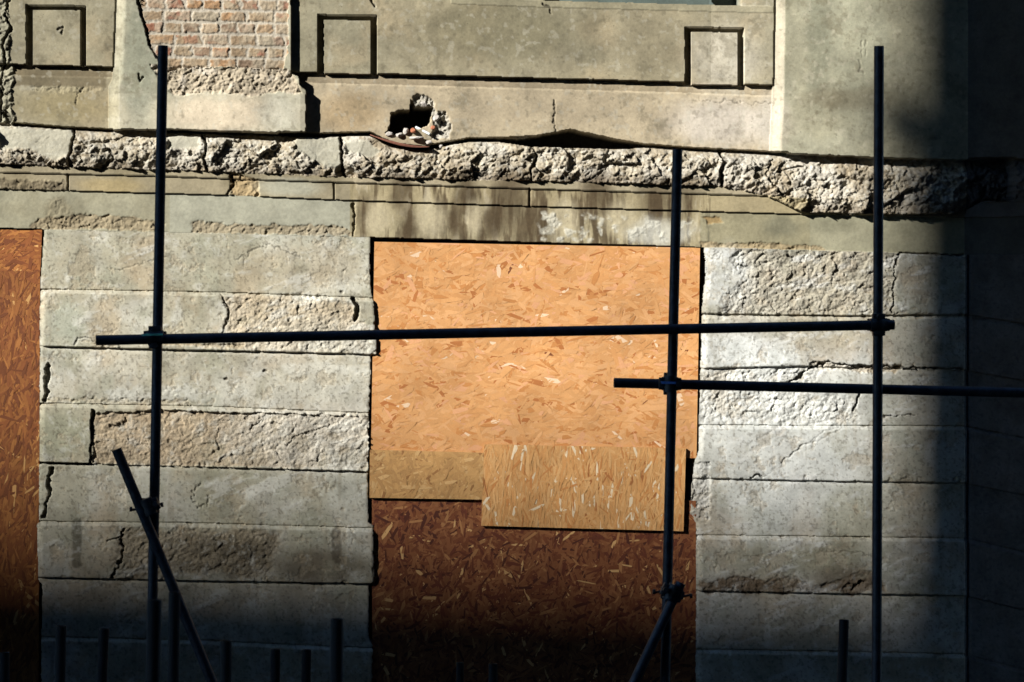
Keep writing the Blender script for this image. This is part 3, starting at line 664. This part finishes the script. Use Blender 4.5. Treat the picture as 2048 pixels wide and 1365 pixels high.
# masonry core behind the dressed face
bm = bmesh.new(); x0 = float(VX.min()); x1 = float(VX.max()); bm_box(bm, (x0, .36, -.2), (x1, .9, float(VZ.max()) + 2.0)); link_bm('wall_core', bm, M_DARKB, building)

# ------------------------------------------------------------------ boards
def board(corners, y, pal, bias, spread, label, thick=.018, dens=1.0, tint=.60, seed=1, ln=(.07, .13), wd=(.010, .026), gcol=None):
    """corners: TL,TR,BR,BL in photo coordinates, front face on plane y"""
    rg = random.Random(seed)
    P = [Vector(W(px, py, y)) for px, py in corners]
    root = empty('wood_board', P[3], label, 'board', 'wooden sheets covering the openings')
    v = []; 
    for p in P: v.append((p.x, y, p.z))
    for p in P: v.append((p.x, y + thick, p.z))
    f = [(3, 2, 1, 0), (4, 5, 6, 7), (0, 1, 5, 4), (1, 2, 6, 5), (2, 3, 7, 6), (3, 0, 4, 7)]
    base = lin(pal[0][0]) * .55
    cols = [(*base, 1)] * 6
    xs = [p.x for p in P]; zs = [p.z for p in P]; A = (max(xs) - min(xs)) * (max(zs) - min(zs))
    def clipq(poly):
        # clip polygon to the board outline (convex)
        out = poly
        for i in range(4):
            a, b = P[i], P[(i + 1) % 4]; res = []
            if not out: return out
            side = lambda q: (b.x - a.x) * (q[1] - a.z) - (b.z - a.z) * (q[0] - a.x)
            for k in range(len(out)):
                q, r = out[k], out[(k + 1) % len(out)]; sq, sr = side(q), side(r)
                if sq <= 0: res.append(q)
                if (sq < 0) != (sr < 0) and sq != sr:
                    t = sq / (sq - sr); res.append((q[0] + (r[0] - q[0]) * t, q[1] + (r[1] - q[1]) * t))
            out = res
        return out
    n = int(A * 3.6 * dens / (0.10 * .018))
    tot = sum(p[1] for p in pal)
    for i in range(n):
        cx = rg.uniform(min(xs), max(xs)); cz = rg.uniform(min(zs), max(zs))
        l = rg.uniform(*ln) * .5; w_ = rg.uniform(*wd) * .5
        ang = rg.gauss(bias, spread) if rg.random() < .8 else rg.uniform(0, math.pi)
        t = rg.uniform(0, tot)
        for c, wgt in pal:
            t -= wgt
            if t <= 0: break
        if sum(c) < 250 and c[0] < 130 and sum(pal[0][0]) > 400: l *= .45; w_ *= .5
        if c[0] > 244: w_ = max(w_, .007) * 1.1; l *= .8
        ca, sa = math.cos(ang), math.sin(ang)
        out = [(-l, -w_ * rg.uniform(.3, 1)), (-l * rg.uniform(.2, .6), -w_), (l * rg.uniform(.5, .9), -w_ * rg.uniform(.6, 1)), (l, rg.uniform(-.5, .8) * w_), (l * rg.uniform(.1, .8), w_), (-l * rg.uniform(.6, .95), w_ * rg.uniform(.5, 1))]
        poly = clipq([(cx + a * ca - b * sa, cz + a * sa + b * ca) for a, b in out])
        if len(poly) < 3: continue
        dep = i / n * .0016 + .0001; tx, tz = rg.gauss(0, .02), rg.gauss(0, .02)
        k = len(v)
        for (x, z) in poly: v.append((x, y - dep - (x - cx) * tx * .5 - (z - cz) * tz * .5, z))
        f.append(tuple(range(k, k + len(poly))))
        j = rg.uniform(.94, 1.06); cc = lin(c) * j * tint
        cols.append((cc[0], cc[1], cc[2], 1))
    o = meshobj('sheet', v, f, M_OSB, root, fcolors=cols)
    return root
warm = [((226, 167, 106), 9), ((220, 159, 98), 7), ((231, 174, 116), 6), ((208, 142, 80), 2.6), ((248, 214, 176), .38), ((190, 120, 64), .8), ((128, 74, 42), .14), ((233, 172, 122), 2)]
warm2 = [((232, 174, 108), 7), ((226, 164, 98), 5), ((238, 184, 120), 5), ((255, 230, 190), 1.3), ((214, 146, 82), 1.4), ((186, 120, 66), .3)]
grey = [((214, 166, 104), 6), ((204, 156, 96), 5), ((194, 148, 92), 4), ((224, 180, 120), 2), ((166, 118, 70), .8)]
brown = [((152, 94, 56), 6), ((134, 76, 44), 6), ((166, 108, 66), 4), ((116, 60, 38), 4), ((236, 186, 122), .45), ((92, 46, 30), 2), ((190, 134, 84), 1.4)]
umber = [((166, 104, 50), 5), ((150, 88, 42), 6), ((184, 120, 60), 3), ((126, 70, 34), 4), ((222, 168, 100), .4)]
board([(749, 484), (1400, 496), (1393, 917), (742, 905)], .000, warm, .05, .5, 'large bright orange wooden board, the topmost in the middle opening', seed=3, ln=(.05, .20), wd=(.008, .040))
board([(740, 900), (967, 906), (966, 1000), (739, 996)], -.021, grey, .3, 1.2, 'small dull tan wooden offcut patched onto the left side of the middle opening', seed=4)
board([(968, 889), (1372, 897), (1367, 1063), (963, 1052)], -.022, warm2, 1.45, .3, 'pale streaky wooden board with upright strands in the middle of the boarded opening', seed=5, ln=(.08, .17), wd=(.006, .02))
board([(744, 990), (1392, 1002), (1391, 1700), (744, 1690)], .004, brown, 1.1, .9, 'big dark brown wooden board filling the bottom of the middle opening', tint=.58, seed=6, ln=(.05, .14), wd=(.008, .024))
board([(-560, 452), (84, 460), (81, 543), (-560, 538)], .0085, umber, .2, .5, 'narrow strip of orange brown board across the top of the left opening', seed=7)
board([(-560, 538), (80, 543), (76, 1700), (-560, 1690)], .0085, [(tuple(int(k * .93) for k in c), q) for c, q in umber], 1.35, .4, 'tall orange brown board covering the left opening below the strip', seed=8, ln=(.08, .2))

# ------------------------------------------------------------------ scaffold
TR = .0242
def at(px, py, y): return Vector(W(px, py, y))
def to_ground(a, b): t = a.z / (a.z - b.z); return a + (b - a) * t
def tube(name, a, b, parent, mat=M_TUBE, r=TR):
    bm = bmesh.new(); bm_cyl(bm, a, b, r, 28, r - .004); return link_bm(name, bm, mat, parent, True)
YS = -3.60
u1t, u1 = at(326, 92, YS), at(302, 1365, YS); u2t, u2 = at(1355, 299, YS), at(1330, 1365, YS); u3t, u3 = at(1758, 93, YS), at(1753, 1365, YS)
u1b, u2b, u3b = (to_ground(a, b) for a, b in ((u1t, u1), (u2t, u2), (u3t, u3)))
scaf = empty('scaffold', (u2b.x, YS, 0), 'dark steel tube scaffold of uprights, ledgers and braces clamped together before the wall', 'scaffold')
for a, b in ((u1t, u1b), (u2t, u2b), (u3t, u3b)): tube('upright', a, b + Vector((0, 0, .01)), scaf)
l1a, l1b = at(192, 681, YS - .05), at(1788, 650, YS - .05)
tube('ledger', l1a, l1b, scaf)
l2a, l2b = at(1228, 766, YS + .05), at(2048, 786, YS + .05); tube('ledger', l2a, l2a + (l2b - l2a) * 1.5, scaf)
b1a, b1b = at(233, 899, YS - .052), at(424, 1365, YS - .052); tube('brace', b1a, to_ground(b1a, b1b), scaf)
b2a, b2b = at(1362, 1166, YS - .052), at(1268, 1365, YS - .052); tube('brace', b2a, to_ground(b2a, b2b), scaf)
def box_on(bm, c, ax, ay, az, sx, sy, sz):
    ax, ay, az = ax.normalized(), ay.normalized(), az.normalized()
    n = len(bm.verts); bm_box(bm, (-sx, -sy, -sz), (sx, sy, sz), min(sx, sy, sz) * .25); bm.verts.ensure_lookup_table()
    for v in bm.verts[n:]: p = v.co.copy(); v.co = c + ax * p.x + ay * p.y + az * p.z
def coupler(px, py, da, db, yb, painted, sgn=1):
    """two half-clamps back to back: one round the upright, one round the tube that crosses it"""
    c0 = at(px, py, YS); c1 = at(px, py, yb); mid = (c0 + c1) / 2
    F = Vector((0, 1, 0)); da, db = da.normalized(), db.normalized()
    root_name = 'coupler'
    bm = bmesh.new()
    for c, d, fl in ((c0, da, 1), (c1, db, -1)):
        for s in (-1, 1): bm_cyl(bm, c + d * s * .040, c + d * s * .012, TR + .0085, 24)
        bm_cyl(bm, c - d * .026, c + d * .026, TR + .0045, 24)
        sd = F.cross(d).normalized()
        for s in (-1, 1): box_on(bm, c + sd * s * (TR + .016), d, sd, F, .030, .014, .016)
    box_on(bm, mid, da, F.cross(da), F, .03, .03, .012)
    o = link_bm(root_name, bm, M_COUP, scaf, True)
    for c, d in ((c0, da), (c1, db)):
        bm = bmesh.new()
        sd = F.cross(d).normalized() * sgn
        p = c + sd * (TR + .014)
        bm_cyl(bm, p - F * .035, p + F * .03, .006, 10); bm_cyl(bm, p - F * .040, p - F * .022, .015, 6)
        link_bm('bolt', bm, M_COUP, None, True).parent = o
    if painted:
        bm = bmesh.new(); d = db
        q = c1 + Vector((0, -1, 0)) * (TR + .007) + Vector((0, 0, .012)); box_on(bm, q - d * .012, d, F.cross(d), F, .050, .005, .004)
        k = link_bm('clamp_flap', bm, painted, None, False); k.parent = o
    return o
V = Vector((0, 0, 1))
coupler(310, 675, u1t - u1, l1b - l1a, YS - .05, M_TEAL, 1)
coupler(1757, 650, u3t - u3, l1b - l1a, YS - .05, None, -1)
coupler(1340, 768, u2t - u2, l2b - l2a, YS + .05, None, 1)
bm = bmesh.new(); q = at(1337, 766, YS - TR - .010); box_on(bm, q, l2b - l2a, V, Vector((0, 1, 0)), .036, .006, .004); k = link_bm('clamp_flap', bm, M_BLUE, scaf)
coupler(296, 1014, u1t - u1, b1b - b1a, YS - .052, None, -1)
coupler(1344, 1186, u2t - u2, b2b - b2a, YS - .052, None, 1)
for px, py, s in ((272, 1019, -1), (314, 1010, 1), (1318, 1184, -1), (1372, 1192, 1)):
    bm = bmesh.new(); p = at(px, py, YS - .02); bm_cyl(bm, p - Vector((.022, 0, .004)), p + Vector((.022, 0, .004)), .006, 10); bm_cyl(bm, p + Vector((s * .018, 0, 0)), p + Vector((s * .030, 0, .001)), .013, 6); link_bm('bolt', bm, M_COUP, scaf, True)
for b in (u1b, u2b, u3b):
    bm = bmesh.new(); bm_box(bm, (b.x - .075, YS - .075, .004), (b.x + .075, YS + .075, .011), .001); link_bm('base_plate', bm, M_COUP, scaf)

# ------------------------------------------------------------------ short posts in the foreground
posts = [(8, 1305, 8, 1365, 22, 'black steel post at the far left edge, cut by the frame'),
         (122, 1252, 120, 1365, 21, 'short black post, second from the left in the row'),
         (208, 1258, 203, 1365, 20, 'short black post leaning slightly, left of the first tall upright'),
         (309, 1200, 306, 1365, 29, 'thick black post standing right in front of the left scaffold upright'),
         (349, 1185, 346, 1365, 23, 'thin black post rising under the slanting left brace'),
         (452, 1282, 451, 1365, 23, 'faint black post just right of the slanting left brace'),
         (551, 1299, 550, 1365, 19, 'low black post, left one of the close pair below the left stone pier'),
         (613, 1300, 612, 1365, 19, 'low black post, right one of the close pair below the left stone pier'),
         (674, 1238, 673, 1365, 27, 'wide taller black post beside the lower left corner of the brown board'),
         (920, 1325, 920, 1365, 15, 'lowest black post tip, left one before the brown board'),
         (986, 1328, 986, 1365, 18, 'low black post tip, right one before the brown board'),
         (1688, 1240, 1684, 1365, 20, 'lone black post before the right stone pier')]
for px, py, qx, qy, wpx, lab in posts:
    dist = .0483 / wpx * FPX; y = max(CP[1] + dist, -8.2); y = min(y, -3.2)
    a = at(px, py, y); b = to_ground(a, at(qx, qy, y))
    root = empty('steel_post', (b.x, y, 0), lab, 'post', 'short steel posts standing before the front')
    r = wpx / FPX * (y - CP[1]) / 2
    tube('tube', a, b + Vector((0, 0, .012)), root, M_POST, r)
    bm = bmesh.new(); bm_box(bm, (b.x - .09, y - .09, .004), (b.x + .09, y + .09, .014), .001); link_bm('base_plate', bm, M_POST, root)

# ------------------------------------------------------------------ rubble in the hole
def rubble(px, py, y, s, mat, label, name='rubble_piece', sq=(1, 1, 1), seed=0, rot=0):
    rg = random.Random(seed); bm = bmesh.new(); bmesh.ops.create_icosphere(bm, subdivisions=2, radius=1)
    pl_ = [Vector((rg.gauss(0, 1), rg.gauss(0, 1), rg.gauss(0, 1))).normalized() for _ in range(9)]; dd = [rg.uniform(.5, .85) for _ in pl_]
    for v in bm.verts:
        p = v.co.copy()
        for n, d in zip(pl_, dd):
            e = p.dot(n) - d
            if e > 0: p -= n * e
        p = Vector((p.x * sq[0], p.y * sq[1], p.z * sq[2])) * s
        v.co = Matrix.Rotation(rot, 3, 'Y') @ p
    o = link_bm(name, bm, mat); o.location = at(px, py, y)
    return tag(o, label, 'rubble', 'broken pieces lying in and below the hole')
rl = [(778, 268, -.03, .020, M_RUBBLE, 'small pale chip at the left lip of the hole', (1.4, 1, .8)), (798, 270, -.035, .022, M_RUBBLE, 'pale stone chip on the left floor of the hole', (1.3, 1, .8)),
      (812, 262, -.03, .022, M_RUBBLE, 'whitish lump of rubble left of the orange brick piece in the hole', (1, 1, 1.2)), (826, 262, -.04, .022, M_RUBRED, 'orange red broken brick piece in the hole', (1, 1, 1)),
      (832, 276, -.045, .028, M_RUBBLE, 'flat pale stone on the bottom lip of the hole', (1.9, 1, .5)), (866, 256, -.035, .018, M_RUBRED, 'small reddish crumb at the right side of the hole', (1, 1, .8)),
      (872, 236, -.03, .024, M_RUBBLE, 'pale rubble lump high on the right side of the hole', (1, 1, 1.2)), (858, 284, -.05, .020, M_RUBBLE, 'grey crumb right of the flat stone below the hole', (1.3, 1, .8)),
      (882, 293, -.05, .014, M_RUBBLE, 'tiny white crumb on the cornice, left of two', (1, 1, 1)), (894, 296, -.05, .014, M_RUBBLE, 'tiny white crumb on the cornice, right of two', (1, 1, 1)),
      (848, 208, -.03, .026, M_RUBBLE, 'white lump wedged above the hole', (1.1, .7, .8))]
for i, (a, b, y, s, m_, lab, sq) in enumerate(rl): rubble(a, b, y, s, m_, lab, sq=sq, seed=40 + i)
bm = bmesh.new(); bm_cyl(bm, at(832, 255, .02), at(860, 269, -.06), .008, 14, .0055); o = link_bm('pipe_stub', bm, M_WHITEP, None, True); tag(o, 'broken white pipe stub poking out of the hole', 'pipe')
# thin curved tile sliver under the hole
n = 16; vs = []; fc = []
for i in range(n):
    t = i / (n - 1); px = 740 + 120 * t; py = 270 + 24 * math.sin(min(1, t * 1.15) * math.pi / 2); th = 1.5 + 4 * math.sin(t * math.pi)
    for dy, yy in ((-th * .5, -.075), (th * .5, -.085), (th * .5, -.01), (-th * .5, -.01)): vs.append(at(px, py + dy, yy))
for i in range(n - 1):
    for k in range(4): fc.append((i * 4 + k, i * 4 + (k + 1) % 4, i * 4 + 4 + (k + 1) % 4, i * 4 + 4 + k))
fc += [(3, 2, 1, 0), tuple(n * 4 - 4 + k for k in range(4))]
o = meshobj('tile_sliver', vs, fc, M_TILE, None, True); tag(o, 'thin curved red brown sliver of tile along the lower lip of the hole', 'tile')

# ------------------------------------------------------------------ ground and unseen masses added to block sky and shape the sun
def slab(name, lo, hi, mat, label=None, cat=None, kind=None, top=None):
    bm = bmesh.new(); bm_box(bm, lo, hi)
    if top is not None:
        for v in bm.verts:
            if v.co.z > hi[2] - .01: v.co.z = top(v.co.x)
    o = link_bm(name, bm, mat); tag(o, label, cat, None, kind); return o
me = slab('ground', (-250, -250, -1.0), (250, 60, 0.0), M_ASPH, kind='structure')
YH = 46.0
nb = empty('unseen_blocker', (-12, -25, 0), 'tall unseen dark mass behind the viewer, added to block sky and cast the right-hand shadow', 'building')
def bpart(parent, name, lo, hi, mat=M_DARKB):
    bm = bmesh.new(); bm_box(bm, lo, hi); return link_bm(name, bm, mat, parent)
XN = 19.0
sx = float(W(1788, 700)[0]); yc = -(sx + XN) / 1.4
zb = float(W(1830, 300)[2]); zt = float(W(1830, 196)[2]); k = abs(yc) * .8
bm = bmesh.new()
pp = [(-XN, yc), (-XN, -34.0), (-XN - 1.15 * (34 + yc), -34.0)]
lo_ = [bm.verts.new((a, b, 0)) for a, b in pp]; hi_ = [bm.verts.new((a, b, YH)) for a, b in pp]
bm.faces.new(lo_); bm.faces.new(hi_)
for i in range(3): bm.faces.new((lo_[i], lo_[(i + 1) % 3], hi_[(i + 1) % 3], hi_[i]))
for v in hi_: v.co.z = zt + k
link_bm('wall', bm, M_DARKB, nb)  # body of the added unseen blocker behind the viewer
yu = -(float(W(1824, 100)[0]) + XN) / 1.4
bm = bmesh.new(); pp = [(-XN, yu), (-XN, -34.0), (-XN - 1.15 * (34 + yu), -34.0)]
lo_ = [bm.verts.new((a, b, zt + k + .003)) for a, b in pp]; hi_ = [bm.verts.new((a, b, YH)) for a, b in pp]
bm.faces.new(lo_); bm.faces.new(hi_)
for i in range(3): bm.faces.new((lo_[i], lo_[(i + 1) % 3], hi_[(i + 1) % 3], hi_[i]))
link_bm('upper_blocker', bm, M_DARKB, nb)  # added upper tier, set back so the shadow edge steps
bpart(nb, 'wall', (-XN + .01, -34, 0), (13.99, -20, YH))  # rest of the added unseen blocker behind the viewer
bpart(nb, 'sky_baffle', (-12.6, yu - .5, 15.1), (-12.1, -4.0, YH - 1))  # added over the gap to keep sky light out
bpart(nb, 'shadow_ledge', (-XN - .1, yc + .002, zb + k), (-XN - .003, yc + .05, zt + k - .002))  # added ledge, shaped to step the shadow edge on the front
eb = empty('unseen_blocker', (14, -12, 0), 'tall unseen dark mass on the right, added to block the sky', 'building')
bpart(eb, 'wall', (14, -34, 0), (26, -.4, YH))  # body of the added unseen blocker on the right
wb = empty('unseen_blocker', (-12, 0, 0), 'tall unseen dark mass on the left, added to block the sky', 'building')
yw = -(float(W(-420, 700)[0]) + 12.0) / 1.4
bpart(wb, 'wall', (-26, yw, 0), (-12, 1.5, YH))  # body of the added unseen blocker on the left
# unseen distant block, added so its sloping top shades the foot of the wall
D = 58.0
xa, za = W(0, 940)[0] - 1.4 * D, W(0, 940)[2] + .8 * D; xb, zb2 = W(1800, 1035)[0] - 1.4 * D, W(1800, 1035)[2] + .8 * D
sl_ = (zb2 - za) / (xb - xa)
slab('shade_block', (xa - 14, -D - 12, 0), (xb + 3, -D, 40), M_DARKB, 'unseen distant dark block with a sloping top, added to shade the foot of the wall', 'building', top=lambda x: za + (x - xa) * sl_)
